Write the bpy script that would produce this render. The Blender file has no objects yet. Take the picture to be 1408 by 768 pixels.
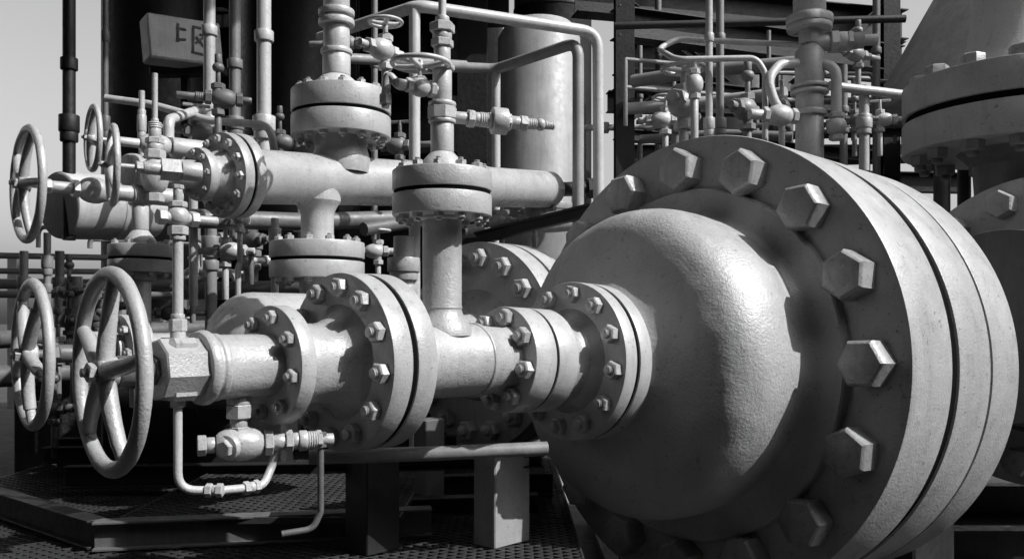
import bpy, math, random
from mathutils import Vector, Matrix, noise
random.seed(7)
S=bpy.context.scene
COL=S.collection
F=1200.0; HV=440.0; CZ=0.8
KS=1.645
def at(u,v,y):
    """image pixel column u, row v, depth y -> world position in metres"""
    return Vector(((u-704)*y/F, y, CZ+(HV-v)*y/F))  # image pixel unprojected through the camera to the given depth
def T(v): return Matrix.Translation(v)
def frame(o,d,roll=0.0):
    z=Vector(d).normalized()
    up=Vector((0,0,1)) if abs(z.z)<.97 else Vector((0,1,0))
    x=up.cross(z).normalized(); y=z.cross(x)
    M=Matrix(((x.x,y.x,z.x,o[0]),(x.y,y.y,z.y,o[1]),(x.z,y.z,z.z,o[2]),(0,0,0,1)))
    return M@Matrix.Rotation(roll,4,'Z')
# ---------------------------------------------------------------- materials
def paint(name,base,rough=.45,fine=.25,coarse=.3,var=.25,chips=.0,metal=0.0,sc=1.0,spec=.5):
    m=bpy.data.materials.new(name); m.use_nodes=True
    nt=m.node_tree; N=nt.nodes; L=nt.links
    b=N['Principled BSDF']
    tc=N.new('ShaderNodeTexCoord'); oi=N.new('ShaderNodeObjectInfo')
    off=N.new('ShaderNodeVectorMath'); off.operation='ADD'
    L.new(tc.outputs['Object'],off.inputs[0])
    mul=N.new('ShaderNodeMath'); mul.operation='MULTIPLY'; mul.inputs[1].default_value=17
    L.new(oi.outputs['Random'],mul.inputs[0]); L.new(mul.outputs[0],off.inputs[1])
    def nz(s,det=4,ro=.6):
        n=N.new('ShaderNodeTexNoise'); n.inputs['Scale'].default_value=s*sc
        n.inputs['Detail'].default_value=det; n.inputs['Roughness'].default_value=ro
        L.new(off.outputs[0],n.inputs['Vector']); return n
    def mp(src,a,b2,c,d):
        r=N.new('ShaderNodeMapRange')
        for i,v in enumerate((a,b2,c,d)): r.inputs[i+1].default_value=v
        L.new(src,r.inputs[0]); return r.outputs[0]
    def mult(a,c):
        q=N.new('ShaderNodeMath'); q.operation='MULTIPLY'; L.new(a,q.inputs[0])
        if isinstance(c,float): q.inputs[1].default_value=c
        else: L.new(c,q.inputs[1])
        return q.outputs[0]
    n1=nz(5,6,.65)
    val=mp(n1.outputs['Fac'],.3,.7,1-var*.8,1+var*.4)
    val=mult(val,mp(oi.outputs['Random'],0,1,.86,1.1))
    n4=nz(70,3,.7)
    val=mult(val,mp(n4.outputs['Fac'],.63,.70,1,1-chips))
    n6=nz(19,8,.75)
    val=mult(val,mp(n6.outputs['Fac'],.59,.68,1,1-chips*.5))
    n8=nz(260,2,.6)
    val=mult(val,mp(n8.outputs['Fac'],.3,.7,.92,1.07))
    gm=N.new('ShaderNodeNewGeometry'); mpn=N.new('ShaderNodeMapping'); mpn.inputs['Scale'].default_value=(34,34,3.5)
    L.new(gm.outputs['Position'],mpn.inputs[0])
    n7=N.new('ShaderNodeTexNoise'); n7.inputs['Scale'].default_value=1.0*sc; n7.inputs['Detail'].default_value=3
    L.new(mpn.outputs[0],n7.inputs['Vector'])
    val=mult(val,mp(n7.outputs['Fac'],.52,.75,1,1-var*.6))
    val=mult(val,float(base))
    cc=N.new('ShaderNodeCombineColor')
    for i in range(3): L.new(val,cc.inputs[i])
    L.new(cc.outputs[0],b.inputs['Base Color'])
    n5=nz(22,5); L.new(mp(n5.outputs['Fac'],.25,.75,rough-.13,rough+.15),b.inputs['Roughness'])
    b.inputs['Metallic'].default_value=metal
    b.inputs['Specular IOR Level'].default_value=spec
    bf=N.new('ShaderNodeBump'); bf.inputs['Strength'].default_value=fine; bf.inputs['Distance'].default_value=.003/sc
    n2=nz(150,4,.65); L.new(n2.outputs['Fac'],bf.inputs['Height'])
    bc=N.new('ShaderNodeBump'); bc.inputs['Strength'].default_value=coarse; bc.inputs['Distance'].default_value=.008/sc
    n3=nz(38,4); L.new(n3.outputs['Fac'],bc.inputs['Height'])
    L.new(bf.outputs['Normal'],bc.inputs['Normal']); L.new(bc.outputs['Normal'],b.inputs['Normal'])
    return m
PAINT=paint('grey_paint',.45,.30,.45,.14,.24,.4,spec=.75)
CAST=paint('cast_grey_paint',.43,.31,.55,.22,.26,.4,spec=.75)
CASTB=paint('rough_cast_grey_paint',.44,.35,.6,.17,.22,.4,sc=.62,spec=.75)
FLG=paint('flange_paint',.44,.35,.4,.14,.26,.5,spec=.7)
FLGB=paint('heavy_flange_paint',.44,.38,.45,.14,.28,.6,sc=.62,spec=.65)
BOLT=paint('bolt_steel_paint',.42,.32,.5,.35,.28,.5,.1,spec=.6)
BOLTB=paint('heavy_bolt_paint',.34,.33,.55,.34,.40,.7,.1,spec=.7)
TUBE=paint('tube_paint',.47,.32,.35,.16,.26,.35,spec=.7)
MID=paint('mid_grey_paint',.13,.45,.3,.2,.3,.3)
BACK=paint('weathered_grey_paint',.22,.45,.3,.2,.3,.3)
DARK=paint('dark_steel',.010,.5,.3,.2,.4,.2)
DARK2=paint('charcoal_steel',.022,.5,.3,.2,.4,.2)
WHITE=paint('pale_paint',.56,.5,.2,.1,.3,.3)
TANK=paint('tank_paint',.33,.5,.2,.1,.3,.2)
GRATE=paint('galvanised_grating',.075,.4,.3,.2,.4,.3,.4)
CONC=paint('concrete',.04,.85,.5,.6,.4,.2,sc=.35)
GAP_SHADE=paint('black_gap_shade',.005,.9,.3,.2,.2,.1,spec=.05)  # near-black colour standing in for shadow inside the flange gaps
# ---------------------------------------------------------------- mesh builder
def chamf(p,b):
    if b<=0: return p
    out=[Vector((p[0][0],p[0][1]))]
    P=[Vector((a[0],a[1])) for a in p]
    for i in range(1,len(P)-1):
        a,c,d=P[i-1],P[i],P[i+1]
        u=a-c; w=d-c
        if u.length<1e-6 or w.length<1e-6: out.append(c); continue
        ang=math.degrees(u.angle(w))
        if ang>150: out.append(c); continue
        k=min(b,.42*u.length,.42*w.length)
        q0=c+u.normalized()*k; q1=c+w.normalized()*k
        out+= [q0,(q0+q1)/2*.6+c*.4,q1]
    out.append(P[-1]); return [(v.x,v.y) for v in out]
class MB:
    def __init__(s): s.v=[]; s.f=[]
    def lathe(s,prof,M,seg=40,bev=.002):
        prof=chamf(prof,bev); rings=[]
        for z,r in prof:
            if r<1e-5:
                s.v.append(M@Vector((0,0,z))); rings.append([len(s.v)-1])
            else:
                k=len(s.v)
                for i in range(seg):
                    a=2*math.pi*i/seg; s.v.append(M@Vector((r*math.cos(a),r*math.sin(a),z)))
                rings.append(list(range(k,k+seg)))
        for A,B in zip(rings,rings[1:]):
            if len(A)==1 and len(B)==1: continue
            for i in range(seg):
                j=(i+1)%seg
                if len(A)==1: s.f.append((A[0],B[j],B[i]))
                elif len(B)==1: s.f.append((A[i],A[j],B[0]))
                else: s.f.append((A[i],A[j],B[j],B[i]))
        return s
    def cyl(s,p0,p1,r,seg=24,bev=.002,r1=None):
        p0=Vector(p0);p1=Vector(p1); L=(p1-p0).length
        r1=r if r1 is None else r1
        return s.lathe([(0,0),(0,r),(L,r1),(L,0)],frame(p0,p1-p0),seg,bev)
    def hex(s,M,z0,z1,R,n=6,ch=.14):
        c=R*ch
        return s.lathe([(z0,0),(z0,R*.93),(z0+c*.5,R),(z1-c*.7,R),(z1,R*.86),(z1,0)],M,n,0)
    def box(s,M,x,y,z,b=.003):
        k=len(s.v)
        hx,hy,hz=x/2,y/2,z/2
        b=min(b,hx*.4,hy*.4,hz*.4)
        for (zz,ins) in ((-hz,b),(-hz+b,0),(hz-b,0),(hz,b)):
            X=hx-ins;Y=hy-ins
            c=b if ins==0 else b*.5
            for q in [(X,-Y+c),(X,Y-c),(X-c,Y),(-X+c,Y),(-X,Y-c),(-X,-Y+c),(-X+c,-Y),(X-c,-Y)]: s.v.append(M@Vector((q[0],q[1],zz)))
        for l in range(3):
            for i in range(8):
                j=(i+1)%8
                s.f.append((k+l*8+i,k+l*8+j,k+l*8+8+j,k+l*8+8+i))
        s.f.append(tuple(k+i for i in reversed(range(8)))); s.f.append(tuple(k+24+i for i in range(8)))
        return s
    def beam(s,p0,p1,h,w,b=.003,roll=0):
        p0=Vector(p0);p1=Vector(p1)
        return s.box(frame((p0+p1)/2,p1-p0,roll),w,h,(p1-p0).length,b)
    def ibeam(s,p0,p1,h,w,t=.012):
        p0=Vector(p0);p1=Vector(p1); L=(p1-p0).length
        M=frame((p0+p1)/2,p1-p0)
        s.box(M@T((0,h/2-t/2,0)),w,t,L,.001); s.box(M@T((0,-h/2+t/2,0)),w,t,L,.001)
        s.box(M,t,h-2*t+.002,L-.002,.001); return s
    def tube(s,pts,r,fil=.05,seg=16,cap=True):
        P=[Vector(p) for p in pts]
        path=[P[0]]
        for i in range(1,len(P)-1):
            a,c,d=P[i-1],P[i],P[i+1]; u=(a-c);w=(d-c)
            ang=u.angle(w)
            if ang>math.radians(172): path.append(c); continue
            k=min(fil/math.tan(ang/2),.48*u.length,.48*w.length)
            q0=c+u.normalized()*k;q1=c+w.normalized()*k
            for t in range(0,8):
                t/=7; path.append(q0*(1-t)**2+c*2*t*(1-t)+q1*t*t)
        path.append(P[-1])
        rr=r if isinstance(r,(list,tuple)) else None
        t0=(path[1]-path[0]).normalized()
        n=t0.orthogonal().normalized(); prev=t0; rings=[]
        for i,p in enumerate(path):
            if i==0: t=t0
            elif i==len(path)-1: t=(path[-1]-path[-2]).normalized()
            else: t=((path[i]-path[i-1]).normalized()+(path[i+1]-path[i]).normalized()).normalized()
            q=prev.rotation_difference(t); n=q@n; n=(n-t*n.dot(t)).normalized(); prev=t
            bn=t.cross(n); R=r if rr is None else rr[0]+(rr[1]-rr[0])*i/(len(path)-1)
            k=len(s.v)
            for j in range(seg):
                a=2*math.pi*j/seg; s.v.append(p+(n*math.cos(a)+bn*math.sin(a))*R)
            rings.append(k)
        for A,B in zip(rings,rings[1:]):
            for j in range(seg):
                l=(j+1)%seg; s.f.append((A+j,A+l,B+l,B+j))
        if cap:
            s.f.append(tuple(rings[0]+j for j in reversed(range(seg))))
            s.f.append(tuple(rings[-1]+j for j in range(seg)))
        return s
    def torus(s,M,R,r,seg=64,cs=14,sx=1.0):
        k=len(s.v)
        for i in range(seg):
            a=2*math.pi*i/seg
            for j in range(cs):
                b=2*math.pi*j/cs; q=R+r*math.cos(b)
                s.v.append(M@Vector((q*math.cos(a),q*math.sin(a),r*sx*math.sin(b))))
        for i in range(seg):
            i2=(i+1)%seg
            for j in range(cs):
                j2=(j+1)%cs
                s.f.append((k+i*cs+j,k+i2*cs+j,k+i2*cs+j2,k+i*cs+j2))
        return s
    def chain(s,p,d,spec,roll=0.3,k=1.0):
        d=Vector(d).normalized(); p=Vector(p)
        for kind,L,r in spec:
            L*=k; r*=k
            M=frame(p,d,roll); sg=32 if r>.03 else 20
            if kind=='c': s.lathe([(0,0),(0,r),(L,r),(L,0)],M,sg,min(.004,r*.12))
            elif kind=='h': s.hex(M,0,L,r)
            elif kind=='q': s.hex(M,0,L,r,4,.1)
            elif kind=='o': s.hex(M,0,L,r,8,.1)
            elif kind=='s':
                s.lathe([(L*.5-L*.5*math.cos(math.pi*i/10),r*(.35+.65*math.sin(math.pi*i/10))) if 0<i<10 else (0 if i==0 else L,0) for i in range(11)],M,sg,0)
            elif kind=='k': s.lathe([(0,0),(0,r),(L,r*.5),(L,0)],M,sg,.002)
            elif kind=='n':
                n=max(3,int(L/.006)); pr=[(0,0)]
                for i in range(n): pr+= [(L*i/n,r*.92),(L*(i+.5)/n,r)]
                pr+=[(L,r*.92),(L,0)]; s.lathe(pr,M,sg,0)
            p=p+d*L
        return p
    def mesh(s,name,mat,M=None,lump=0,lsc=6):
        me=bpy.data.meshes.new(name)
        v=s.v
        if M is not None:
            Mi=M.inverted(); v=[Mi@q for q in v]
        me.from_pydata([tuple(q) for q in v],[],s.f); me.validate()
        if lump:
            me.update()
            no=[q.vector.copy() for q in me.vertex_normals]
            for i,q in enumerate(me.vertices):
                q.co+=no[i]*lump*noise.fractal(Vector(q.co)*lsc,1.0,2.0,3)
        for p in me.polygons: p.use_smooth=True
        me.set_sharp_from_angle(angle=math.radians(32))
        me.materials.append(mat); me.update(); return me
WM={}
def obj(name,data,M,parent=None):
    o=bpy.data.objects.new(name,data); COL.objects.link(o)
    if parent is not None:
        o.parent=parent; o.matrix_local=WM[parent.name].inverted()@M
    else: o.matrix_world=M
    WM[o.name]=M.copy(); return o
def tag(o,label,cat,group=None,kind=None):
    if label: o['label']=label
    if cat: o['category']=cat
    if group: o['group']=group
    if kind: o['kind']=kind
    return o
def thing(name,label,cat,o,group=None):
    e=obj(name,None,T(Vector(o))); e.empty_display_size=.1
    return tag(e,label,cat,group)
def emit(name,mb,mat,parent=None,o=None,d=None,lump=0,lsc=6,label=None,cat=None,group=None,kind=None):
    if o is None: o=mb.v[0]
    M=T(Vector(o)) if d is None else frame(o,d)
    ob=obj(name,mb.mesh(name,mat,M,lump,lsc),M,parent)
    tag(ob,label,cat,group,kind); return ob
_b={}
def boltmesh(R,kind,mat):
    k=(round(R,4),kind,mat.name)
    if k in _b: return _b[k]
    m=MB(); I=Matrix.Identity(4)
    if kind=='head':
        m.lathe([(-.001,R*.90),(-.001,R*.98),(R*.06,R),(R*.92,R),(R*1.0,R*.95),(R*1.07,R*.86),(R*1.12,R*.5),(R*1.13,0)],I,6,0)
    else:
        m.hex(I,-.001,R*.95,R,6,.16)
        pr=[(R*.85,0),(R*.85,R*.52)]
        n=6
        for i in range(n): pr+=[(R*(.9+.45*i/n),R*.52),(R*(.93+.45*i/n),R*.47)]
        pr+=[(R*1.38,R*.48),(R*1.43,R*.38),(R*1.43,0)]
        m.lathe(pr,I,16,0)
    _b[k]=m.mesh('bolt',mat,None,R*.015 if kind=='head' else 0,30); return _b[k]
def flange(parent,o,d,R,rings,nb,rb,bs,gap=.010,kind='head',front=True,back=False,mat=None,bm=None,seg=96,roll=0,gr=.82,bev=.004,shade_r=.966):
    mat=mat or FLG; bm=bm or BOLT
    d=Vector(d).normalized(); M=frame(o,d); m=MB()
    gaps=gap if isinstance(gap,(list,tuple)) else [gap]*8
    grs=gr if isinstance(gr,(list,tuple)) else [gr]*8
    pr=[(0,0)]; z=0; shaded_gaps=[]
    for i,t in enumerate(rings):
        if i:
            pr+=[(z,R*grs[i-1]),(z+gaps[i-1],R*grs[i-1])]
            if grs[i-1]<.9: shaded_gaps.append((z,gaps[i-1]))
            z+=gaps[i-1]
        pr+=[(z,R),(z+t,R)]; z+=t
    pr+=[(z,0)]
    m.lathe(pr,M,seg,bev)
    f=emit('flange',m,mat,parent,o,d)
    for zg,g_ in shaded_gaps:  # disc that fills each gap with black in place of shadow
        m=MB(); m.lathe([(zg+.0006,R*.5),(zg+.0006,R*shade_r),(zg+g_-.0006,R*shade_r),(zg+g_-.0006,R*.5)],M,seg,0)
        emit('gap_shade',m,GAP_SHADE,f,o,d)
    for i in range(nb):
        a=2*math.pi*i/nb+roll
        x,y=rb*math.cos(a),rb*math.sin(a)
        rj=random.uniform(0,1.0)
        if front: obj('bolt',boltmesh(bs,kind,bm),frame(M@Vector((x,y,0)),-d,rj),f)
        if back: obj('nut' ,boltmesh(bs,'nut',bm),frame(M@Vector((x,y,z)),d,rj),f)
    return f,z
def wheel(parent,c,d,R,r,ns=5,roll=0,dish=.12,mat=None,curve=.0,flat=.9):
    mat=mat or CAST; d=Vector(d).normalized(); M=frame(c,d,roll)
    m=MB(); m.torus(M,R,r,72,14,flat)
    w=emit('handwheel',m,mat,parent,c,d,lump=.0008,lsc=18)
    h=MB(); hz=dish*R
    h.lathe([(hz-r*1.0,0),(hz-r*1.0,R*.13),(hz-r*.6,R*.16),(hz+r*1.2,R*.16),(hz+r*1.5,R*.12),(hz+r*1.5,0)],M,28,.002)
    h.hex(M,hz-r*2.0,hz-r*.95,R*.10)
    h.lathe([(hz-r*2.6,0),(hz-r*2.6,R*.045),(hz-r*1.5,R*.05),(hz-r*1.5,0)],M,16,.001)
    emit('hub',h,mat,w,c,d)
    for i in range(ns):
        a=2*math.pi*i/ns; s=MB(); pts=[]
        for t in (0,.25,.5,.75,1):
            rr=R*(.12+.87*t); aa=a+curve*math.sin(math.pi*t)
            pts.append(M@Vector((rr*math.cos(aa),rr*math.sin(aa),hz*(1-t*t))))
        s.tube(pts,[r*1.1,r*.78],.02,12,False)
        emit('spoke',s,mat,w,c,d)
    return w
def pipe(pts,r,label,cat='pipe',mat=None,fil=.06,name='pipe',group=None,seg=16,collars=()):
    m=MB(); m.tube(pts,r,fil,seg)
    for (p,dd,rr,L) in collars: m.chain(Vector(p)-Vector(dd).normalized()*L/2,dd,[('c',L,rr)])
    return emit(name,m,mat or TUBE,None,pts[0],label=label,cat=cat,group=group)
UP=Vector((0,0,1)); DN=-UP
def sc2(l): return [(a*KS,b*KS) for a,b in l]
def smooth(P,n=6):
    out=[]
    Q=[P[0]]+P+[P[-1]]
    for i in range(1,len(Q)-2):
        p0,p1,p2,p3=[Vector(Q[j]) for j in (i-1,i,i+1,i+2)]
        for k in range(n):
            t=k/n
            out.append(tuple(.5*((2*p1)+(p2-p0)*t+(2*p0-5*p1+4*p2-p3)*t*t+(3*p1-p0-3*p2+p3)*t**3)))
    out.append(tuple(P[-1])); return out
# ================================================================= BIG VESSEL
C=at(945,499,2.14*KS); F1=at(698,494,1.772*KS); AB=(C-F1).normalized()
V=thing('flanged_vessel','huge grey painted flanged vessel with domed cap and sixteen bolts','vessel',(C.x,C.y,-.6))
m=MB()
pr=[(-.003,.427),(.018,.424),(.022,.420),(.024,.405),(.027,.385),(.034,.368),(.044,.358)]
pr+=smooth([(.056,.354),(.085,.356),(.12,.359),(.16,.359),(.20,.352),(.232,.338),(.256,.314),(.271,.282),(.281,.248),(.290,.215),(.301,.185),(.313,.165),(.326,.152),(.345,.146)],6)
pr+=[(.345,0)]
m.lathe(sc2(pr),frame(C,-AB),200,0)
emit('dome_cap',m,CASTB,V,C,-AB,lump=.0042,lsc=5)
fl,z=flange(V,C,AB,.556*KS,[.180*KS,.160*KS,.15*KS],16,.473*KS,.053*KS,gap=[.034*KS,.011*KS],gr=[.80,.86],seg=200,roll=-.035,bev=.007,mat=FLGB,shade_r=.988,bm=BOLTB)
for i in range(16):
    a=2*math.pi*i/16; M=frame(C,AB); p=M@Vector((.473*KS*math.cos(a),.473*KS*math.sin(a),z))
    obj('nut',boltmesh(.05*KS,'nut',BOLT),frame(p,AB,.3),fl)
m=MB(); m.lathe([(z-.01,0),(z-.01,.34*KS),(z+.08,.30*KS),(z+.25,.28*KS),(z+1.0,.28*KS),(z+1.0,0)],frame(C,AB),96,.006)
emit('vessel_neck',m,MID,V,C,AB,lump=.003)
m=MB(); sp=C+AB*1.2; m.box(T((sp.x,sp.y,-.2))@Matrix.Rotation(math.atan2(AB.y,AB.x),4,'Z'),.4,.9,.8,.01); emit('saddle',m,DARK2,V,(sp.x,sp.y,-.6))
FB1=F1-AB*.016*KS
B=thing('reducer_spool','small grey reducer spool with two bolted flange pairs','flange',F1)
flange(B,FB1,AB,.107*KS,[.055*KS,.053*KS],8,.085*KS,.0190*KS,gap=.006*KS,kind='nut',roll=.2,seg=80,gr=.88)
m=MB(); m.lathe(sc2([(.090,0),(.090,.095),(.10,.090),(.13,.085),(.15,.088),(.170,.115),(.170,0)]),frame(F1,AB),64,.003)
emit('neck',m,CAST,B,F1,AB,lump=.001)
f2=F1+AB*.168*KS
flange(B,f2,AB,.17*KS,[.034*KS,.036*KS],12,.143*KS,.0195*KS,gap=.010*KS,kind='nut',roll=.1,seg=96,shade_r=.975)
m=MB(); m.lathe(sc2([(.245,0),(.245,.15),(.25,.157),(.262,.157),(.267,.145),(.30,.145),(.30,0)]),frame(F1,AB),64,.004)
emit('collar',m,CAST,B,F1,AB,lump=.001)
# ================================================================= LOWER VALVE LINE
O1=at(465,499,2.43); O1.z=.683; A1=Vector((.695,.719,0)).normalized()
def P1(s): return O1+A1*s
L1=thing('gate_valve','grey gate valve with large spoked handwheel and bolted flanges','valve',(O1.x,O1.y,0))
wheel(L1,P1(-.62),Vector((.74,.672,0)),.221,.0195,5,roll=.45,dish=-.05,curve=.05)
m=MB(); m.chain(P1(-.655),A1,[('c',.05,.014),('c',.05,.036),('c',.03,.028),('h',.02,.036),('c',.02,.026)])
emit('stem',m,MID,L1,P1(-.655),A1)
m=MB(); m.chain(P1(-.515),A1,[('o',.11,.075)],.2); m.box(frame(P1(-.46),A1),.095,.15,.075,.012)
emit('bonnet_block',m,PAINT,L1,P1(-.5),A1,lump=.001)
m=MB(); m.lathe([(0,0),(0,.088),(.012,.092),(.022,.092),(.026,.080),(.034,.080),(.038,.084),(.05,.084),(.052,.081),(.20,.081),(.215,.09),(.235,.10),(.235,0)],frame(P1(-.412),A1),64,.003)
emit('valve_barrel',m,CAST,L1,P1(-.412),A1,lump=.0015,lsc=14)
flange(L1,P1(-.215),A1,.156,[.045],8,.125,.0205,kind='nut',roll=.2,seg=80)
m=MB(); m.lathe([(-.172,0),(-.172,.115),(-.115,.110),(-.08,.108),(-.05,.112),(-.025,.13),(.003,.165),(.003,0)],frame(O1,A1),80,.003)
emit('valve_neck',m,CAST,L1,O1,A1,lump=.0015,lsc=12)
flange(L1,O1,A1,.25,[.066,.068],12,.208,.0285,gap=.017,kind='nut',roll=.1,seg=120,bev=.005,shade_r=.975)
TE=(F1-O1); tl=TE.length
m=MB(); m.lathe([(.14,0),(.14,.16),(.17,.135),(.2,.12),(.27,.115),(.50,.115),(.502,.120),(.515,.120),(.517,.113),(tl-.07,.108),(tl-.03,.118),(tl+.003,.13),(tl+.003,0)],frame(O1,TE),72,.003)
emit('tee_pipe',m,CAST,L1,O1,TE,lump=.002,lsc=10)
RP=P1(.385)
R1=thing('riser_pipe','vertical grey riser with bolted flange and small instrument valves','pipe',RP)
m=MB(); m.lathe([(.07,.095),(.10,.09),(.118,.076),(.135,.065),(.15,.0605),(.155,.063),(.162,.0605),(.425,.0605),(.43,.067),(.445,.069),(.445,0)],frame(RP,UP),56,.001)
emit('riser_tube',m,CAST,R1,RP,UP,lump=.001)
fz=at(603,298,RP.y).z
flange(R1,(RP.x,RP.y,fz),UP,.154,[.066,.062],12,.128,.017,gap=.012,kind='nut',back=True,seg=96,bev=.004)
tz=at(603,232,RP.y).z
p=Vector((RP.x,RP.y,tz-.01))
m=MB(); q=m.chain(p,UP,[('c',.02,.075),('k',.04,.072),('c',.09,.036),('c',.012,.043),('o',.04,.046),('c',.014,.043),('c',.10,.03),('h',.02,.04),('c',.05,.026),('h',.025,.036),('c',.02,.03),('h',.03,.04),('c',.02,.022)])
emit('upper_stem',m,PAINT,R1,p,UP)
m=MB(); m.tube([q-UP*.01,q+UP*.35],.0125,seg=14); emit('impulse_tube',m,TUBE,R1,q,UP)
jp=Vector((RP.x,RP.y,at(603,160,RP.y).z))
m=MB(); e=at(785,175,2.82); dd=(e-jp).normalized()
m.chain(jp+dd*.03,dd,[('c',.05,.019),('h',.022,.03),('c',.016,.022),('n',.028,.024),('h',.012,.028),('c',.05,.042),('h',.012,.03),('c',.03,.02),('h',.024,.026),('n',.03,.018),('s',.03,.02),('n',.03,.014)])
emit('side_branch',m,TUBE,R1,jp,dd)
m=MB(); wp=at(578,120,2.66)
m.chain(Vector((RP.x,RP.y,wp.z)),wp-Vector((RP.x,RP.y,wp.z)),[('c',.03,.018),('h',.02,.026),('s',.06,.03),('h',.02,.022),('c',.03,.014)])
m.chain(wp,UP,[('c',.015,.02),('h',.016,.022),('c',.03,.009)])
m.tube([wp,at(548,118,2.64),at(533,100,2.64),at(530,130,2.64)],.013,.02)
m.chain(at(530,130,2.64),DN,[('h',.03,.02),('c',.01,.012)])
emit('small_valve_body',m,TUBE,R1,wp)
wheel(R1,wp+UP*.072,DN,.085,.0085,4,.3,.1,TUBE)
DP=P1(-.30)
DV=thing('drain_valve','small grey drain valve assembly hanging below the valve barrel','valve',DP-UP*.2)
m=MB(); q=m.chain(DP-UP*.076,DN,[('c',.02,.03),('h',.036,.034),('c',.02,.022),('h',.014,.027),('s',.07,.04)])
emit('drop_neck',m,PAINT,DV,DP,DN)
tq=DP-UP*.196; dr=Vector((.93,.37,0)).normalized()
m=MB(); m.chain(tq-dr*.10,dr,[('h',.022,.026),('c',.02,.02),('s',.12,.044),('h',.022,.033),('c',.03,.022),('h',.02,.03),('c',.014,.022),('c',.022,.027),('n',.024,.025),('h',.014,.026),('c',.03,.016)])
m.chain(tq,Vector((-.4,-.9,-.1)),[('c',.045,.032),('h',.014,.022)])
emit('valve_body',m,PAINT,DV,tq,dr)
m=MB(); b0=P1(-.46)
m.tube([b0-UP*.06,Vector((b0.x,b0.y,at(247,673,b0.y).z)),at(300,674,2.13),at(362,668,2.22),at(374,640,2.26),tq+dr*.10+UP*.0],.0105,.045,14)
emit('drain_tube',m,TUBE,DV,b0)
m=MB(); m.chain(at(283,673.5,2.12),(1,.02,0),[('h',.016,.017),('c',.01,.013),('h',.016,.017)]); emit('tube_union',m,TUBE,DV,at(283,673.5,2.11))
m=MB(); m.chain(at(335,671,2.18),(1,.9,.03),[('h',.016,.017),('c',.012,.014),('h',.014,.017)]); emit('tube_union',m,TUBE,DV,at(335,671,2.18))
m=MB(); m.chain(b0-UP*.07,DN,[('h',.022,.019)]); emit('tube_nut',m,TUBE,DV,b0)
e2=tq+dr*.205
m=MB(); m.tube([e2,e2-UP*.19,e2-UP*.232-dr*.02,e2-UP*.238-dr*.10],.0085,.035,14); m.chain(e2+UP*.02,DN,[('h',.04,.017)])
emit('outlet_tube',m,MID,DV,e2)
IL=thing('instrument_line','thin upright instrument tube with union and needle valve','valve',b0+UP*.07)
m=MB(); zz=at(243,330,b0.y).z
q=m.chain(b0+UP*.06,UP,[('c',.03,.018),('h',.03,.021),('c',.012,.016)]); 
m.tube([q,Vector((q.x,q.y,zz))],.0125,seg=14)
q=m.chain(Vector((q.x,q.y,zz)),UP,[('c',.012,.018),('h',.022,.024),('s',.045,.027),('h',.014,.022),('c',.03,.011),('h',.01,.014)])
emit('riser_tube',m,TUBE,IL,b0,UP)
m=MB(); m.chain(q-UP*.08-A1*.05,A1,[('h',.02,.02),('c',.06,.014),('h',.02,.02),('c',.05,.011)])
emit('needle_valve',m,TUBE,IL,q)
# ================================================================= LEFT LOWER VALVE + CAPSULE
W5=at(44,487,2.6)
L3=thing('gate_valve','grey gate valve with spoked handwheel on horizontal vessel nozzle','valve',(W5.x,W5.y,0))
wheel(L3,W5,Vector((.76,.65,0)),.210,.018,5,.9,-.06,curve=.06)
m=MB(); m.chain(W5-A1*.05,A1,[('c',.09,.014),('h',.03,.034),('c',.05,.028),('q',.07,.07),('c',.04,.05)])
emit('stem',m,MID,L3,W5,A1)
m=MB(); k=W5+A1*.23; m.lathe([(0,0),(0,.07),(.1,.06),(.3,.06),(.3,0)],frame(k,A1),48,.003); emit('valve_barrel',m,CAST,L3,k,A1)
flange(L3,k+A1*.02,A1,.12,[.03,.03],8,.098,.016,kind='nut')
m=MB(); cs=at(290,476,3.0)
pr=[(0,0)]+[(.16-.16*math.cos(math.pi/2*i/10),.19*math.sin(math.pi/2*i/10)) for i in range(1,11)]+[(.62,.19),(.62,.195),(.64,.195),(.64,.19),(.75,.17),(.78,0)]
m.lathe(pr,frame(cs,A1),72,.002); emit('capped_vessel',m,PAINT,None,cs,A1,lump=.002,label='round ended grey horizontal vessel near the gate valves',cat='vessel')
# ================================================================= FLANGE BEHIND
kb=1.3; OB=at(655,474,3.6*kb)
FB=thing('flanged_pipe','large grey bolted flange pair on horizontal pipe','pipe',OB)
flange(FB,OB,A1,.425*kb,[.10*kb,.10*kb],16,.355*kb,.042*kb,gap=.018*kb,kind='nut',back=True,roll=.1)
m=MB(); m.lathe([(-.45,0),(-.45,.15),(-.2,.15),(-.08,.18),(.001,.30),(.001,0)],frame(OB,A1),56,.003); emit('pipe_hub',m,CAST,FB,OB,A1)
m=MB(); m.cyl(OB+A1*.27,OB+A1*1.8,.24,64); emit('pipe_barrel',m,CAST,FB,OB,A1)
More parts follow.
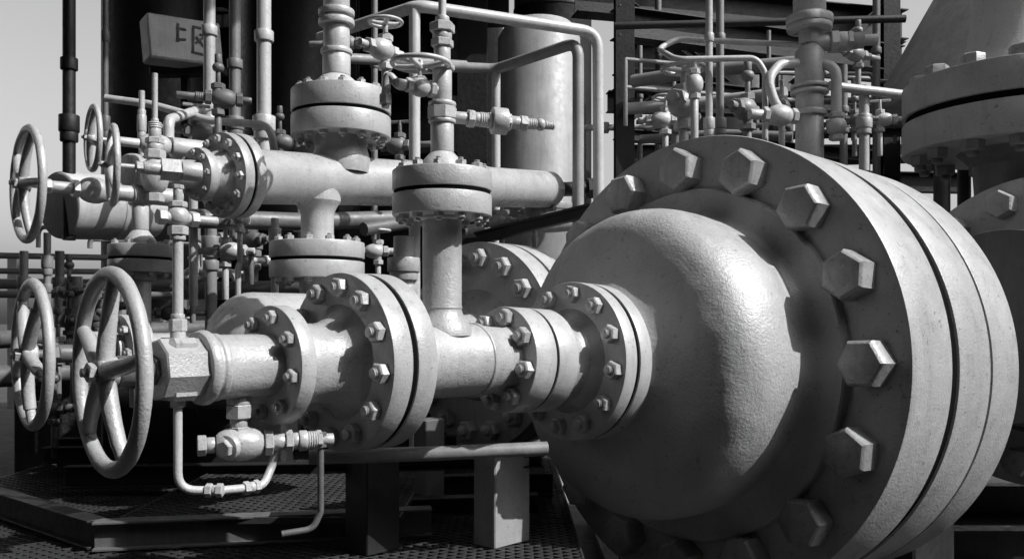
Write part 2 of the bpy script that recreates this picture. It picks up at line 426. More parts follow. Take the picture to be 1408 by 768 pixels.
# ================================================================= UPPER LINE L2
O2=at(303,241,3.2); E2=at(762,261,4.868); A2=(E2-O2).normalized()
def P2(s): return O2+A2*s
L2=thing('header_pipe','long grey header pipe with bolted end flange and tee branches','pipe',(O2.x,O2.y,0))
flange(L2,O2,A2,.156,[.040,.042],12,.130,.017,kind='nut',roll=.1,gap=.011)
m=MB(); m.lathe([(.09,0),(.09,.13),(.11,.112),(.13,.104),(.6,.102),(.95,.101),(.953,.105),(.963,.105),(.966,.101),(2.08,.100),(2.10,.09),(2.12,.06),(2.12,0)],frame(O2,A2),64,.001)
emit('pipe_barrel',m,PAINT,L2,O2,A2,lump=.002,lsc=7)
m=MB(); m.lathe([(-.22,0),(-.22,.048),(-.10,.05),(-.09,.085),(-.06,.088),(-.05,.07),(-.03,.08),(.001,.10),(.001,0)],frame(O2,A2),48,.003)
m.lathe([(-.36,0),(-.36,.055),(-.345,.06),(-.32,.06),(-.31,.048),(-.2,.048),(-.2,0)],frame(O2,A2),48,.003)
emit('inlet_neck',m,CAST,L2,O2,A2,lump=.001)
flange(L2,P2(-.10),A2,.095,[.03],8,.078,.012,kind='nut')
m=MB(); m.cyl(P2(2.1),P2(2.1)+Vector((.9,.1,.05)).normalized()*.25,.04,24); m.chain(P2(2.1)+Vector((.9,.1,.05)).normalized()*.2,(.9,.1,.05),[('h',.05,.06)])
emit('end_nozzle',m,DARK2,L2,P2(2.1))
b=P2(.451); bz=at(443,383,b.y).z
m=MB(); m.lathe([(0,.09),(-.09,.095),(-.11,.08),(-.13,.07),(-.145,.066),(-.345,.066),(-.35,.072),(-.37,.073),(-.37,0)],frame(b,UP),48,.001)
emit('down_branch',m,CAST,L2,b,UP,lump=.001)
flange(L2,(b.x,b.y,bz),UP,.19,[.068,.066],12,.158,.018,gap=.013,kind='nut',back=True)
m=MB(); m.lathe([(0,0),(0,.075),(-.05,.070),(-.4,.07),(-.4,0)],frame((b.x,b.y,bz),UP),40,.002); emit('lower_branch',m,CAST,L2,(b.x,b.y,bz))
g=P2(.578); gz=at(470,190,g.y).z
m=MB(); m.lathe([(.03,.115),(.09,.12),(.11,.114),(.13,.108),(gz-g.z+.001,.108),(gz-g.z+.001,0)],frame(g,UP),48,.002); emit('up_branch',m,CAST,L2,g,UP)
f,zt=flange(L2,(g.x,g.y,gz),UP,.206,[.086,.09],14,.172,.019,gap=.014,kind='nut',back=True)
m=MB(); gp=Vector((g.x-.02,g.y,gz+zt)); m.chain(gp,UP,[('c',.02,.11),('k',.05,.11),('c',.09,.058),('c',.02,.066),('c',.10,.055),('c',.025,.075),('c',.015,.06),('c',.025,.075),('c',.5,.055)])
emit('upper_riser',m,PAINT,L2,gp,UP)
def valve(name,label,c,ax,R,r,spec,ns=4,roll=.3,mat=None,group=None):
    ax=Vector(ax).normalized()
    t=thing(name,label,'valve',c,group)
    wheel(t,c,ax,R,r,ns,roll,-.08,mat or CAST)
    m=MB(); m.chain(Vector(c)-ax*.035,ax,spec); emit('stem',m,mat or PAINT,t,c,ax)
    return t
AW=Vector((.74,.67,0)).normalized()
W2=at(38,253,2.64)
t=valve('globe_valve','grey globe valve with spoked handwheel on header inlet',W2,AW,.166,.0142,[('c',.08,.01),('h',.02,.024),('c',.06,.018),('h',.02,.03),('s',.09,.042),('h',.02,.034),('c',.05,.026),('n',.04,.032),('c',.12,.03)],5,.7)
W3=at(155,227,2.62)
t=valve('globe_valve','small grey globe valve with handwheel beside vertical stem',W3,Vector((.85,.5,.0)),.113,.0115,[('c',.10,.008),('h',.02,.02),('c',.05,.02),('q',.06,.034),('c',.06,.03)],5,.2)
vb=at(213,240,2.85)
m=MB(); m.chain(vb-UP*.09,UP,[('h',.03,.03),('s',.11,.044),('h',.03,.034),('c',.02,.026),('h',.02,.03),('c',.03,.02),('n',.02,.022),('c',.012,.012)])
m.tube([vb+UP*.16,vb+UP*.33],.009); emit('valve_bonnet',m,PAINT,t,vb,UP)
W4=at(128,190,3.3)
t=valve('globe_valve','small grey globe valve with handwheel above the drum',W4,Vector((.8,.6,0)),.117,.012,[('c',.10,.008),('h',.02,.02),('c',.08,.018),('s',.12,.045),('c',.14,.04),('h',.03,.05)],4,.4)
m=MB(); d0=at(80,282,3.6); d1=at(205,288,3.98); L=(d1-d0).length
m.lathe([(0,0),(0,.125),(.004,.137),(.02,.14),(L*.5,.14),(L*.5,.144),(L*.5+.02,.144),(L*.5+.02,.14),(L-.02,.14),(L,.13),(L,0)],frame(d0,d1-d0),56,.002)
emit('drum',m,WHITE,None,d0,d1-d0,label='pale metal drum vessel lying beside the handwheels',cat='drum')
SB=at(193,375,3.45)
t=thing('branch_pipe','upright grey branch pipe with small bolted flange','pipe',SB)
flange(t,SB,UP,.12,[.05,.05],8,.098,.014,gap=.010,kind='nut',back=True)
m=MB(); m.chain(SB+UP*.108,UP,[('c',.02,.06),('k',.04,.06),('c',.10,.032),('h',.03,.045),('c',.1,.03)]); m.chain(SB,DN,[('c',.03,.06),('c',.5,.04)]); emit('pipe_barrel',m,PAINT,t,SB)
# ================================================================= RIGHT VERTICAL VALVE BONNET
VR=at(1404,208,3.0*KS)
t=thing('bonnet_riser','tall grey tapered riser with heavy bolted flange pair','pipe',(VR.x,VR.y,0))
f,zv=flange(t,VR,UP,.375*KS,[.11*KS,.105*KS],14,.315*KS,.036*KS,gap=.024*KS,kind='nut',back=False,bev=.006,roll=.15,mat=FLGB,bm=BACK)
for i in range(14):
    a=2*math.pi*i/14+.15; obj('bolt',boltmesh(.038*KS,'head',BOLTB),frame(frame(VR,UP)@Vector((.315*KS*math.cos(a),.315*KS*math.sin(a),zv)),UP,random.uniform(0,1)),f)
m=MB(); m.lathe(sc2([(.22,0),(.22,.22),(.25,.212),(.30,.19),(.36,.17),(.46,.155),(1.2,.145),(1.2,0)]),frame(VR,UP),72,.003); emit('tapered_riser',m,CASTB,t,VR,UP,lump=.003)
m=MB(); m.lathe(sc2([(0,0),(0,.20),(-.05,.15),(-.2,.14),(-.5,.14),(-.5,0)]),frame(VR,UP),72,.003); emit('lower_riser',m,MID,t,VR,UP)  # darker paint than the riser above stands in for deep shadow
VF=Vector((1.585*KS,2.62*KS,CZ-.03*KS))
t=thing('flanged_pipe','heavy grey bolted flange on the thick outlet pipe','pipe',(VF.x,VF.y,0))
flange(t,VF,AB,.47*KS,[.09*KS,.09*KS],16,.40*KS,.045*KS,gap=.02*KS,kind='head',mat=FLGB,roll=.12,bm=BOLT)
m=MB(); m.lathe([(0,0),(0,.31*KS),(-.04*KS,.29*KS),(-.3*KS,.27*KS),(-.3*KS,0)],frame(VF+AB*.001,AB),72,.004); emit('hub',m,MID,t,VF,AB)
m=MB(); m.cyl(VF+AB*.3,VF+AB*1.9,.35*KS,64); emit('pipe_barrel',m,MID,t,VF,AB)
t=thing('hopper','pale sloping conical hopper on dark legs','hopper',(4.3,7.2,-.6))
m=MB(); m.lathe([(0,0),(0,1.22),(.12,1.22),(1.7,.35),(2.2,.35),(2.2,0)],frame((4.3,7.2,2.55),UP),72,.004); emit('cone',m,TANK,t,(4.3,7.2,2.6))
for dx,dy in ((-1,-.5),(1,-.5),(0,1.1)):
    m=MB(); m.cyl((4.3+dx,7.2+dy,-.6),(4.3+dx,7.2+dy,2.56),.06); emit('leg',m,DARK2,t,(4.3+dx,7.2+dy,-.6))
# ================================================================= RIGHT STACK K
KD=3.2*KS
K=at(1113,190,KD); t=thing('riser_pipe','grey vertical riser with collars and side instrument tubes','pipe',K)
m=MB(); k0=at(1113,310,KD)
m.chain(k0,UP,[('c',.40,.050),('c',.02,.062),('c',.06,.050),('c',.012,.068),('c',.010,.055),('c',.012,.068),('c',.12,.052),('k',.03,.052),('c',.05,.038),('c',.02,.080),('c',.03,.083),('c',.01,.065),('c',.6,.058)],k=KS)
emit('riser_tube',m,PAINT,t,k0,UP)
m=MB(); m.tube([at(1113,88,KD),at(1150,90,KD*.985),at(1150,185,KD*.985)],.019*KS,.10); m.chain(at(1150,155,KD*.985),DN,[('h',.02,.028),('s',.06,.036),('h',.02,.026)],k=KS)
emit('side_tube',m,TUBE,t,at(1150,92,KD))
m=MB(); m.chain(at(1113,60,KD),Vector((1,-.1,.03)),[('c',.07,.03),('h',.03,.045),('c',.03,.035),('h',.02,.04),('n',.04,.03),('c',.05,.02)],k=KS)
emit('side_nozzle',m,TUBE,t,at(1150,58,KD))
m=MB(); m.tube([at(1113,86,KD),at(1072,88,KD*.99),at(1055,110,KD*.98),at(1068,150,KD*.98),at(1100,165,KD)],.017*KS,.12); m.chain(at(1095,160,KD*.97),Vector((-1,-.2,0)),[('h',.02,.028),('s',.09,.038),('h',.02,.028),('c',.05,.018)],k=KS)
emit('bent_tube',m,TUBE,t,at(1072,122,KD))
WD=3.3*KS
t=thing('looped_tube','thin bent pipe loop on slim upright stem','pipe',at(970,70,WD))
m=MB(); m.tube([at(1105,62,KD),at(1060,60,WD),at(930,54,WD*1.03),at(905,68,WD*1.01),at(930,82,WD*.97),at(1040,80,WD*.96),at(1052,100,WD*.96),at(1052,200,WD*.96)],.011*KS,.10)
emit('loop',m,TUBE,t,at(1060,60,WD))
m=MB(); m.chain(at(955,84,WD*.97),DN,[('c',.03,.014),('h',.02,.022),('s',.07,.032),('h',.02,.022),('c',.2,.014)],k=KS); emit('stem',m,TUBE,t,at(972,80,WD))
def cluster(u,v,y,sc=1.0,mat=None,var=0):
    if u>800: k=KS if y<4 else 1.35; y*=k; sc*=k
    c=at(u,v,y); ang=random.uniform(0,6.28); h=Vector((math.cos(ang),math.sin(ang)*.4,0)).normalized()
    t=thing('needle_valve',['small grey needle valve on slim process tubing','small grey angle valve with tee handle on tubing','small dark grey valve body on process tubing'][var],'valve',c,'small needle valves')
    m=MB(); m.chain(c-h*.11*sc,h,[('c',.03*sc,.012*sc),('h',.022*sc,.024*sc),('s',.08*sc,.034*sc),('h',.022*sc,.024*sc),('n',.03*sc,.016*sc),('c',.06*sc,.012*sc)])
    m.chain(c,UP,[('c',.03*sc,.02*sc),('h',.02*sc,.024*sc),('c',.05*sc,.008*sc)])
    m.chain(c,DN,[('c',.04*sc,.016*sc),('h',.02*sc,.024*sc),('c',.12*sc,.012*sc)])
    emit('valve_body',m,mat or TUBE,t,c)
    if var==0: wheel(t,c+UP*.09*sc,DN,.05*sc,.0065*sc,4,ang,.1,mat or TUBE)
    elif var==1:
        m=MB(); m.beam(c+UP*.095*sc-h*.05*sc,c+UP*.095*sc+h*.05*sc,.012*sc,.012*sc); emit('handle',m,mat or TUBE,t,c)
    else:
        m=MB(); m.chain(c+UP*.09*sc,UP,[('s',.03*sc,.02*sc),('c',.03*sc,.012*sc)]); emit('cap',m,mat or TUBE,t,c)
for i,(u,v,y,s) in enumerate([(940,145,3.4,1.6),(1075,150,3.4,1.0),(1028,152,3.7,1.4),(530,70,3.0,1.1),(300,135,3.6,1.2),(150,420,4.3,1.3),(95,400,4.6,1.3),(310,345,4.2,1.3),(270,180,3.9,1.2),(95,440,4.2,1.2),(520,345,4.6,1.2),(385,195,4.4,1.2),(550,200,4.6,1.3),(120,540,3.9,1.3),(330,300,4.0,1.1),(470,60,4.3,1.2),(140,470,4.0,1.3),(60,430,5.2,1.5),(345,330,4.6,1.3),(265,385,4.4,1.2),(915,165,4.6,1.3),(1210,165,4.8,1.1),(1175,165,3.9,.9),(75,560,4.4,1.4),(420,345,4.9,1.3),(240,430,4.4,1.2),(80,480,4.8,1.4),(1180,75,4.6,1.2),(690,305,4.9,1.3),(735,290,4.9,1.2)]):
    vr=[0,1,2,0,2,1,2][i%7] if u<800 else [0,1,2,1,2][i%5]; cluster(u,v,y,s,[TUBE,BACK,MID][vr] if u<800 else [TUBE,TUBE,BACK][vr],vr)
# ================================================================= HANDRAIL TUBES
z1=2.355
def onz(u,v,z): 
    y=(z-CZ)*F/(HV-v); return at(u,v,y)
a=onz(440,52,z1); b_=onz(575,8,z1); c_=onz(822,45,z1); 
pipe([a,b_,c_,Vector((c_.x+.01,c_.y,0.3))],.030,'grey tubular guard frame bent over the pipework','rail',fil=.10,name='guard_rail',seg=20)
pipe([Vector((b_.x-.02,b_.y+.02,2.34)),Vector((b_.x-.02,b_.y+.02,0))],.028,'upright grey guard frame post','rail',name='guard_post',group='upright posts of the guard frame')
a=onz(570,90,2.3); b_=onz(682,95,2.3); c_=onz(795,58,2.3)
pipe([a,b_,c_,Vector((c_.x,c_.y,1.0))],.031,'inner grey tubular guard frame beside the riser','rail',fil=.09,name='guard_rail',seg=20,mat=TANK)
pipe([b_-UP*.01,Vector((b_.x,b_.y,1.0))],.026,'upright grey guard frame post','rail',name='guard_post',group='upright posts of the guard frame')
for (u,v0,v1,y,r,mt,lb) in [(95,-60,330,3.6,.025,DARK,'slim black vertical pipe'),(145,-60,230,4.0,.013,MID,'thin grey vertical conduit'),(288,-60,210,4.4,.029,TUBE,'pale grey vertical pipe'),
    (323,-60,330,4.7,.03,BACK,'weathered grey vertical pipe'),(363,-60,230,4.1,.033,TUBE,'pale grey vertical pipe'),(195,125,215,3.7,.012,TUBE,'short thin vertical tube'),
    (266,160,420,4.1,.02,TUBE,'slim grey vertical pipe'),(378,300,420,4.0,.018,TUBE,'slim grey vertical pipe'),
    (975,-60,235,5.3,.022,TUBE,'thin grey vertical conduit'),(990,-60,235,5.8,.026,BACK,'thin grey vertical conduit'),(1188,118,235,6.2,.035,TUBE,'short grey vertical post'),(515,-60,330,5.5,.02,BACK,'slim grey vertical pipe'),
    (555,325,520,4.3,.05,PAINT,'grey vertical stub pipe'),(290,300,470,4.5,.03,BACK,'weathered grey vertical pipe'),(65,320,520,5.0,.02,BACK,'slim grey vertical pipe'),(33,345,560,5.5,.025,BACK,'slim grey vertical pipe'),(105,380,560,4.6,.03,BACK,'weathered grey vertical pipe'),(345,300,470,4.8,.04,BACK,'weathered grey vertical pipe'),(82,345,560,6,.03,MID,'slim grey vertical pipe'),(135,400,560,5,.035,MID,'slim grey vertical pipe'),(905,-40,250,8,.03,MID,'slim grey vertical pipe'),(1160,90,250,7,.03,BACK,'slim grey vertical pipe'),(930,120,250,6.5,.04,BACK,'weathered grey vertical pipe'),(1205,-40,250,7.2,.03,MID,'slim grey vertical pipe'),(880,60,250,9,.025,BACK,'slim grey vertical pipe'),(1030,-40,250,9,.03,MID,'slim grey vertical pipe'),(1070,-40,250,8.6,.022,BACK,'slim grey vertical pipe')]:
    p0=at(u,v0,y);p1=at(u,v1,y)
    pc=at(u,170,y) if (v1>172 and v0<160) else p0.lerp(p1,.2)
    pipe([p0,p1],r,lb,mat=mt,name='vertical_pipe',collars=[(pc,UP,r*1.6,.07),(pc-UP*.05,UP,r*1.4,.05),(p1.lerp(p0,.62),UP,r*1.35,.05)])
for pts,r,mt in [
  ([at(145,135,3.9),at(205,143,3.9),at(290,166,3.85),at(372,172,3.8),at(378,215,3.8)],.017,TUBE),
  ([at(232,190,3.5),at(232,165,3.5),at(292,145,4.2)],.021,TUBE),
  ([at(255,300,4.0),at(420,305,4.4),at(560,300,4.8)],.045,MID),
  ([at(-60,350,6),at(250,356,6.6)],.022,BACK),([at(-60,372,6.4),at(260,374,7)],.022,BACK),([at(-60,390,6.8),at(250,390,7)],.04,BACK),
  ([at(-60,404,6.0),at(250,406,6.2)],.025,BACK),([at(-60,470,4.8),at(300,450,5.4)],.05,MID),([at(-60,520,4.6),at(330,500,5.4)],.06,MID),
  ([at(1140,118,6.1),at(1240,130,6.2),at(1300,128,6.6)],.032,TUBE),
  ([at(640,90,5.6),at(470,80,5.0)],.03,BACK),
  ([at(250,400,5),at(420,398,4.6),at(560,390,4.6)],.05,MID),
  ([at(500,315,4.5),at(600,300,4.9),at(700,296,5.0)],.035,MID),
  ([at(640,318,5.3),at(830,306,5.4)],.04,BACK),
  ([at(170,545,4.2),at(330,548,4.0)],.05,MID),
  ([at(425,628,2.80),at(600,623,2.86),at(752,616,2.95)],.024,BACK),
  ([at(870,112,7),at(960,98,6.7),at(1100,86,6.4)],.05,BACK),
  ([at(860,150,7.4),at(980,140,7.2),at(1080,128,6.8)],.05,TANK),
  ([at(880,192,6.6),at(990,184,6.4),at(1090,188,6.2)],.035,BACK)]:
    pipe(pts,r,'grey horizontal process pipe running through the plant',mat=mt,fil=.08,name='horizontal_pipe')
random.seed(21)
for i in range(30):
    if i<21: u=random.uniform(90,560); v=random.uniform(300,540); y=random.uniform(4.6,7)
    else: u=random.uniform(880,1200); v=random.uniform(90,220); y=random.uniform(6.5,9)
    du=random.uniform(40,150)*random.choice([-1,1]); dv=random.uniform(-60,60)
    if u+du<40: du=-du
    r=random.choice([.012,.016,.022,.03]) if i<21 else random.choice([.018,.028])
    pts=[at(u,v-dv,y),at(u,v,y),at(u+du,v+random.uniform(-4,4),y+.3),at(u+du,v+abs(dv)+20,y+.3)]
    pipe(pts,r,'slim bent grey process tube among larger pipes',mat=random.choice([TUBE,BACK,MID,BACK]),name='process_tube',group='slim process tubes',seg=10,collars=[(pts[1].lerp(pts[2],.5),pts[2]-pts[1],r*1.8,.06)])
# ================================================================= STEELWORK
def steel(p0,p1,h,w,lab,mt=DARK,name='steel_beam',group='dark steel frame members'):
    m=MB(); m.ibeam(p0,p1,h,w); return emit(name,m,mt,None,p0,label=lab,cat='beam',group=group)
G0=-.6
def col(u,y,h,w=.2,top=6,mt=DARK):
    x=(u-704)*y/F
    steel((x,y,G0),(x,y+.001,top),w,w,'dark steel column of the pipe rack',mt,'steel_column')
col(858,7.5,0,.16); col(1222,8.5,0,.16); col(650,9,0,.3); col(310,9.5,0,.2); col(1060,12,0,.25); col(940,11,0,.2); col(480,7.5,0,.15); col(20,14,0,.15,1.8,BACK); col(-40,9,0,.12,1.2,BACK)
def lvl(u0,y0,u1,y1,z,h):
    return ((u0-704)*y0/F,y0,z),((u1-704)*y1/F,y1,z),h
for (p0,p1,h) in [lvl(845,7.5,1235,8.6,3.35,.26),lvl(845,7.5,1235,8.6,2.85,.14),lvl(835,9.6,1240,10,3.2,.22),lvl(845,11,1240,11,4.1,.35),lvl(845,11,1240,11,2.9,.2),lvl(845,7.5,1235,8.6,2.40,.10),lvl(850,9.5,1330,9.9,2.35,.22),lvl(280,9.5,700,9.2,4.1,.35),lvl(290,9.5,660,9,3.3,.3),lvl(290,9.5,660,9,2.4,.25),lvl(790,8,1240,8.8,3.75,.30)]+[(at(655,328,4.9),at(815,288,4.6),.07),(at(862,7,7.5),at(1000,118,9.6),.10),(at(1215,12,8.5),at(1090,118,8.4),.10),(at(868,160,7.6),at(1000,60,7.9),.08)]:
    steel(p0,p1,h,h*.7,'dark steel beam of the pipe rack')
# platform handrail on the rack
t=thing('platform_railing','grey steel railing along the pipe rack walkway','railing',((860-704)*7/F,7,2.42))
for zz_ in (2.95,2.72):
    m=MB(); m.tube([((860-704)*7.2/F,7.2,zz_),((1230-704)*7.9/F,7.9,zz_)],.018,seg=10); emit('rail',m,BACK,t,((860-704)*7.2/F,7.2,zz_))
for i in range(7):
    f_=i/6; y_=7.2+.7*f_; x_=(860-704)*7.2/F*(1-f_)+(1230-704)*7.9/F*f_
    m=MB(); m.cyl((x_,y_,2.40),(x_,y_,2.96),.018,10); emit('post',m,BACK,t,(x_,y_,2.4))
for i,(v,y,r) in enumerate([(30,6.6,.03),(140,7.2,.025),(186,7.6,.04),(222,8.4,.05)]):
    pipe([at(845,v+6,y+.6),at(1245,v-4,y+.3)],r,'dark grey pipe running along the rack',mat=[DARK2,MID,DARK2][i%3],name='rack_pipe',group='pipes on the rack')
def column(u,y,R,zt,mt,lab,name='vessel_column'):
    x=(u-704)*y/F; m=MB()
    H=zt-G0
    pr=[(0,0),(0,R*1.15),(.06,R*1.15),(.06,R),(H*.3,R),(H*.3,R*1.02),(H*.3+.05,R*1.02),(H*.3+.05,R),(H*.62,R),(H*.62,R*1.02),(H*.62+.05,R*1.02),(H*.62+.05,R),(H,R),(H+R*.35,R*.8),(H+R*.5,0)]
    m.lathe(pr,frame((x,y,G0),UP),72,.004); emit(name,m,mt,None,(x,y,G0),label=lab,cat='vessel')
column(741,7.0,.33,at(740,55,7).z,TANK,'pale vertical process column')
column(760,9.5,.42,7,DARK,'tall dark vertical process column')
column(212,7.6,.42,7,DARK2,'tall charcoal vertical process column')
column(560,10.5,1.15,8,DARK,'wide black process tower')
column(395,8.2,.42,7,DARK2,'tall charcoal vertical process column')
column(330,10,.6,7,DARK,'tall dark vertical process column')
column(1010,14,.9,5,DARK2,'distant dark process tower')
t=thing('junction_box','weathered pale junction box with dark lettering on bracket','box',at(255,60,5.6))
M=frame(at(250,60,5.6),Vector((.62,-.78,.08)),.0)@Matrix.Rotation(.06,4,'Z')
m=MB(); m.box(M,.46,.28,.16,.010); emit('box_body',m,WHITE,t,at(255,60,5.6))
m=MB(); G=M@T((.10,.0,.0815))@Matrix.Rotation(-.10,4,'Z')
for j,(x,y,w_,h_,a_) in enumerate([(.0,.085,.12,.016,0),(.0,-.085,.13,.016,0),(-.055,.0,.016,.17,0),(.0,.018,.11,.015,.8),(.0,-.018,.11,.015,-.8),(.02,.045,.07,.013,.1),(-.15,.02,.014,.12,0),(-.13,.05,.06,.013,0),(-.13,-.02,.06,.013,.2)]):
    m.box(G@T((x,y,j*.0006))@Matrix.Rotation(a_,4,'Z'),w_,h_,.004,.001)
emit('marking',m,DARK,t,at(255,60,5.6))
m=MB(); m.beam(at(210,100,5.7),at(310,98,5.7),.05,.1); m.beam(at(255,100,5.75),at(255,200,5.75),.05,.05); emit('bracket',m,DARK,t,at(255,90,5.7))
# ================================================================= SUPPORT POSTS
RZ=Matrix.Rotation(math.atan2(A1.y,A1.x),4,'Z')
def post(u,v,y,w,dp,z0,z1,lab,mt=MID):
    p=at(u,v,y); m=MB()
    m.box(T(Vector((p.x,p.y,(z0+z1)/2)))@RZ,dp,w,z1-z0,.004)
    emit('support_post',m,mt,None,(p.x,p.y,z0),label=lab,cat='post',group='pipe support posts')
post(690,740,3.15,.11,.18,0,.335,'grey painted steel block post under the pipe',FLG)
post(512,740,3.05,.13,.14,0,.33,'dark painted steel block post under the pipe',DARK2)
post(590,720,3.55,.08,.10,0,.40,'dark grey steel box post under the pipe',MID)
for p0,p1,h in [(at(440,700,3.45),at(740,690,3.5),.07),(at(440,640,3.05),at(745,632,3.2),.045),(at(560,762,3.1),at(760,745,3.3),.05),(at(430,672,3.9),at(760,664,4.0),.10),(at(90,655,4.0),at(440,650,4.0),.10),(at(60,625,4.4),at(440,622,4.4),.08)]:
    m=MB(); m.ibeam(p0,p1,h,.07,.006); emit('cross_beam',m,DARK2,None,p0,label='dark steel cross beam between support posts',cat='beam',group='support cross beams')
# ================================================================= GRATINGS + SKID
def grating(x0,x1,y0,y1,z,sp,lab,ang=math.radians(33),dep=.02):
    m=MB()
    cx,cy=(x0+x1)/2,(y0+y1)/2; R=math.hypot(x1-x0,y1-y0)/2
    for sg in (1,-1):
        dx,dy=math.cos(ang*sg),math.sin(ang*sg); nx,ny=-dy,dx
        n=int(R/sp)
        for i in range(-n,n+1):
            ox,oy=cx+nx*i*sp,cy+ny*i*sp
            t0,t1=-1e9,1e9
            for o,dv,a,b in ((ox,dx,x0,x1),(oy,dy,y0,y1)):
                ta,tb=(a-o)/dv,(b-o)/dv
                if ta>tb: ta,tb=tb,ta
                t0=max(t0,ta);t1=min(t1,tb)
            if t1-t0<.02: continue
            zz=z+(.0007 if sg>0 else 0)
            w=.0024
            k=len(m.v)
            for (px,py) in [(ox+dx*t0,oy+dy*t0),(ox+dx*t1,oy+dy*t1)]:
                for (s,h) in ((-1,-dep),(1,-dep),(1,0),(-1,0)):
                    m.v.append(Vector((px+nx*w*s,py+ny*w*s,zz+h)))
            m.f+= [(k,k+1,k+5,k+4),(k+1,k+2,k+6,k+5),(k+2,k+3,k+7,k+6),(k+3,k,k+4,k+7)]
    for a,b in (((x0,y0),(x1,y0)),((x0,y1),(x1,y1)),((x0,y0),(x0,y1)),((x1,y0),(x1,y1))):
        m.beam((a[0],a[1],z-dep/2),(b[0],b[1],z-dep/2+.0001),dep+.004,.008,.001)
    emit('floor_grating',m,GRATE,None,(x0,y0,z),label=lab,cat='grating')
grating(-2.6,.24,1.6,5.2,0,.036,'expanded metal walkway grating floor')
grating(-1.39,-.4,3.1,4.6,.10,.036,'raised expanded metal grating in skid frame')
def chan(p0,p1,h,lab,mt=MID): 
    m=MB(); m.ibeam(p0,p1,h,.07,.008); emit('skid_channel',m,mt,None,p0,label=lab,cat='beam',group='skid frame channels')
chan((-1.45,3.03,.055),(-.30,3.25,.055),.10,'grey steel skid channel around the grating')
chan((-1.45,3.05,.055),(-2.5,3.9,.055),.10,'dark steel skid channel around the grating',DARK2)
chan((-2.4,4.6,.1),(-.3,4.7,.1),.16,'dark steel skid channel around the grating',DARK2)
m=MB(); m.box(T((-1.9,5.4,.22)),2.2,.3,.9,.01); emit('concrete_plinth',m,CONC,None,(-1.9,5.4,-.2),label='low concrete equipment plinth beside the skid',cat='plinth')
m=MB(); m.box(T((-1.55,4.4,.30)),.9,.35,.5,.02); m.box(T((-1.55,4.4,.575)),.7,.28,.06,.01); m.lathe([(0,0),(0,.12),(.25,.12),(.27,.1),(.27,0)],frame((-1.35,4.3,.4),(0,-1,0)),32,.004)
emit('pump_housing',m,DARK2,None,(-1.55,4.4,.05),label='dark pump housing on the skid',cat='pump')
t=thing('ground_darkener','black base added to darken the ground beneath the huge vessel','skid',(2.4,3.6,-.6))  # added so the sunlit ground under the vessel turns black
m=MB(); m.box(T((2.6,3.9,-.50)),4.2,4.2,.06,.01); emit('darkener_plate',m,DARK,t,(2.4,3.6,-.5))
for y in (2.1,3.3,4.5,5.7):
    m=MB(); m.ibeam((.55,y,-.37),(4.6,y,-.37),.2,.12); emit('darkener_beam',m,DARK,t,(.55,y,-.37))
for y in (1.65,2.9,4.1,5.15):
    m=MB(); m.ibeam((-2.6,y,-.10),(.24,y,-.10),.15,.1); emit('deck_beam',m,DARK2,None,(-2.6,y,-.1),label='dark steel beam carrying the walkway grating',cat='beam',group='deck beams')
m=MB(); k=300; m.v=[Vector((-k,-k,G0)),Vector((k,-k,G0)),Vector((k,k,G0)),Vector((-k,k,G0))]; m.f=[(0,1,2,3)]
emit('ground',m,CONC,None,(0,0,G0),kind='structure')
# ================================================================= UNSEEN SKY BLOCKERS
t=thing('sky_blocker_deck','unseen dark platform on columns added to block sky light','platform',(-3,2,G0))  # roof added out of view to cut ambient sky light
m=MB(); m.box(T((-3.6,2.5,4.9)),9.0,13.0,.06,.01); m.box(T((5.9,-3.6,4.9)),9.9,5.6,.06,.01); emit('deck_plate',m,DARK,t,(-3.5,2.5,4.9))
for y in (-3.5,-.5,2.5,5.5,8.5):
    m=MB(); m.ibeam((-8,y,4.72),(.8,y,4.72),.28,.18); emit('joist',m,DARK,t,(-8,y,4.72))
for x,y in ((-7.8,-3.6),(.5,-3.6),(-7.8,4),(10.5,-5.8),(10.5,-1.2)):
    m=MB(); m.ibeam((x,y,G0),(x,y+.001,4.58),.25,.25); emit('column',m,DARK,t,(x,y,G0))
t=thing('sky_blocker_rear','unseen dark ribbed building added to block sky light','building',(-4,-7,G0))  # walls added behind and left of the camera to dim the ambient light
m=MB(); m.box(T((1,-8.0,3.4)),30,3,8,.03); m.box(T((-12.5,-.5,3.4)),3,11.9,8,.03); emit('wall',m,DARK2,t,(-5,-7,0))
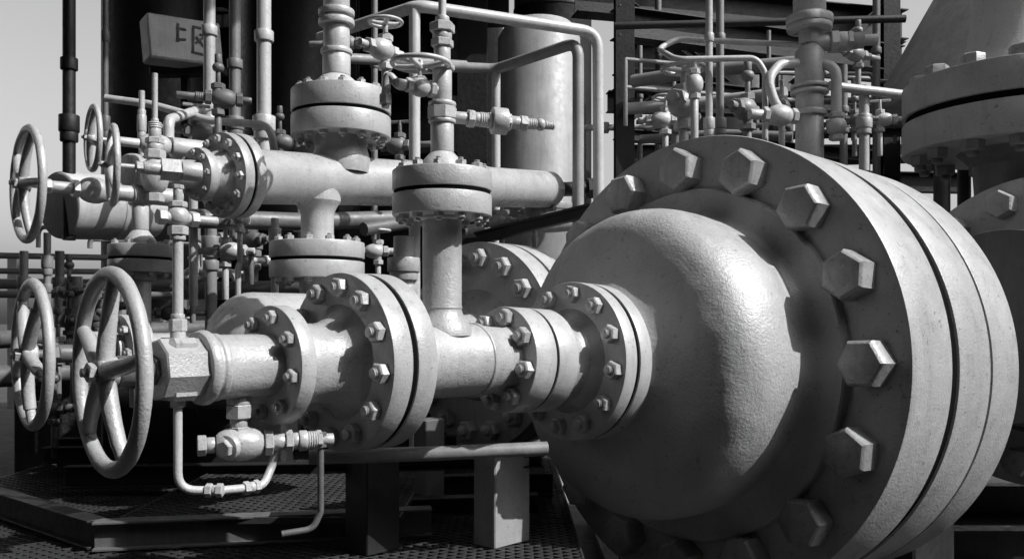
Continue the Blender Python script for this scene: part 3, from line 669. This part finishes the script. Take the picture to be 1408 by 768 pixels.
for i in range(12):
    m=MB(); m.box(T((-10+i*2.1,-6.47,3.4)),.08,.06,7.9,.01); emit('rib',m,DARK,t,(-10+i*2.1,-6.47,0))
m=MB(); m.box(T((14,4,2.9)),3,19,7,.03); m.box(T((14,4,6.45)),3.4,19.4,.12,.02); emit('sky_blocker_side',m,DARK2,None,(14,4,G0),label='unseen dark building added to darken the ambient light',cat='building')  # added out of view on the right, shuts off low sky light
# ================================================================= LIGHT
E=math.radians(44); sh=Vector((.92,-.39)).normalized()
sv=Vector((sh.x*math.cos(E),sh.y*math.cos(E),math.sin(E)))
sd=bpy.data.lights.new('sun','SUN'); sd.energy=5.0; sd.angle=math.radians(.5); sd.color=(1,1,1)
so=bpy.data.objects.new('sun',sd); COL.objects.link(so); so.matrix_world=frame((0,0,10),sv)
w=bpy.data.worlds.new('World'); S.world=w; w.use_nodes=True; nt=w.node_tree
bg=nt.nodes['Background']; sk=nt.nodes.new('ShaderNodeTexSky'); sk.sky_type='NISHITA'; sk.sun_disc=False
sk.sun_elevation=E; sk.sun_rotation=math.atan2(sh.x,sh.y); sk.dust_density=4.0
# orthochromatic black-and-white conversion (green/blue sensitive film)
sep=nt.nodes.new('ShaderNodeSeparateColor'); nt.links.new(sk.outputs[0],sep.inputs[0])
ad=nt.nodes.new('ShaderNodeMath'); ad.operation='ADD'; nt.links.new(sep.outputs[1],ad.inputs[0]); nt.links.new(sep.outputs[2],ad.inputs[1])
ml=nt.nodes.new('ShaderNodeMath'); ml.operation='MULTIPLY'; ml.inputs[1].default_value=.60; nt.links.new(ad.outputs[0],ml.inputs[0])
nt.links.new(ml.outputs[0],bg.inputs[0])
bg.inputs[1].default_value=.15
cd=bpy.data.cameras.new('camera'); cd.lens=36*1200/1408; cd.sensor_width=36; cd.shift_y=56/1408; cd.clip_end=2000; cd.clip_start=.05
co=bpy.data.objects.new('camera',cd); COL.objects.link(co); co.location=(0,0,CZ); co.rotation_euler=(math.pi/2,0,0)
S.camera=co
S.view_settings.view_transform='Standard'; S.view_settings.look='None'; S.view_settings.exposure=0
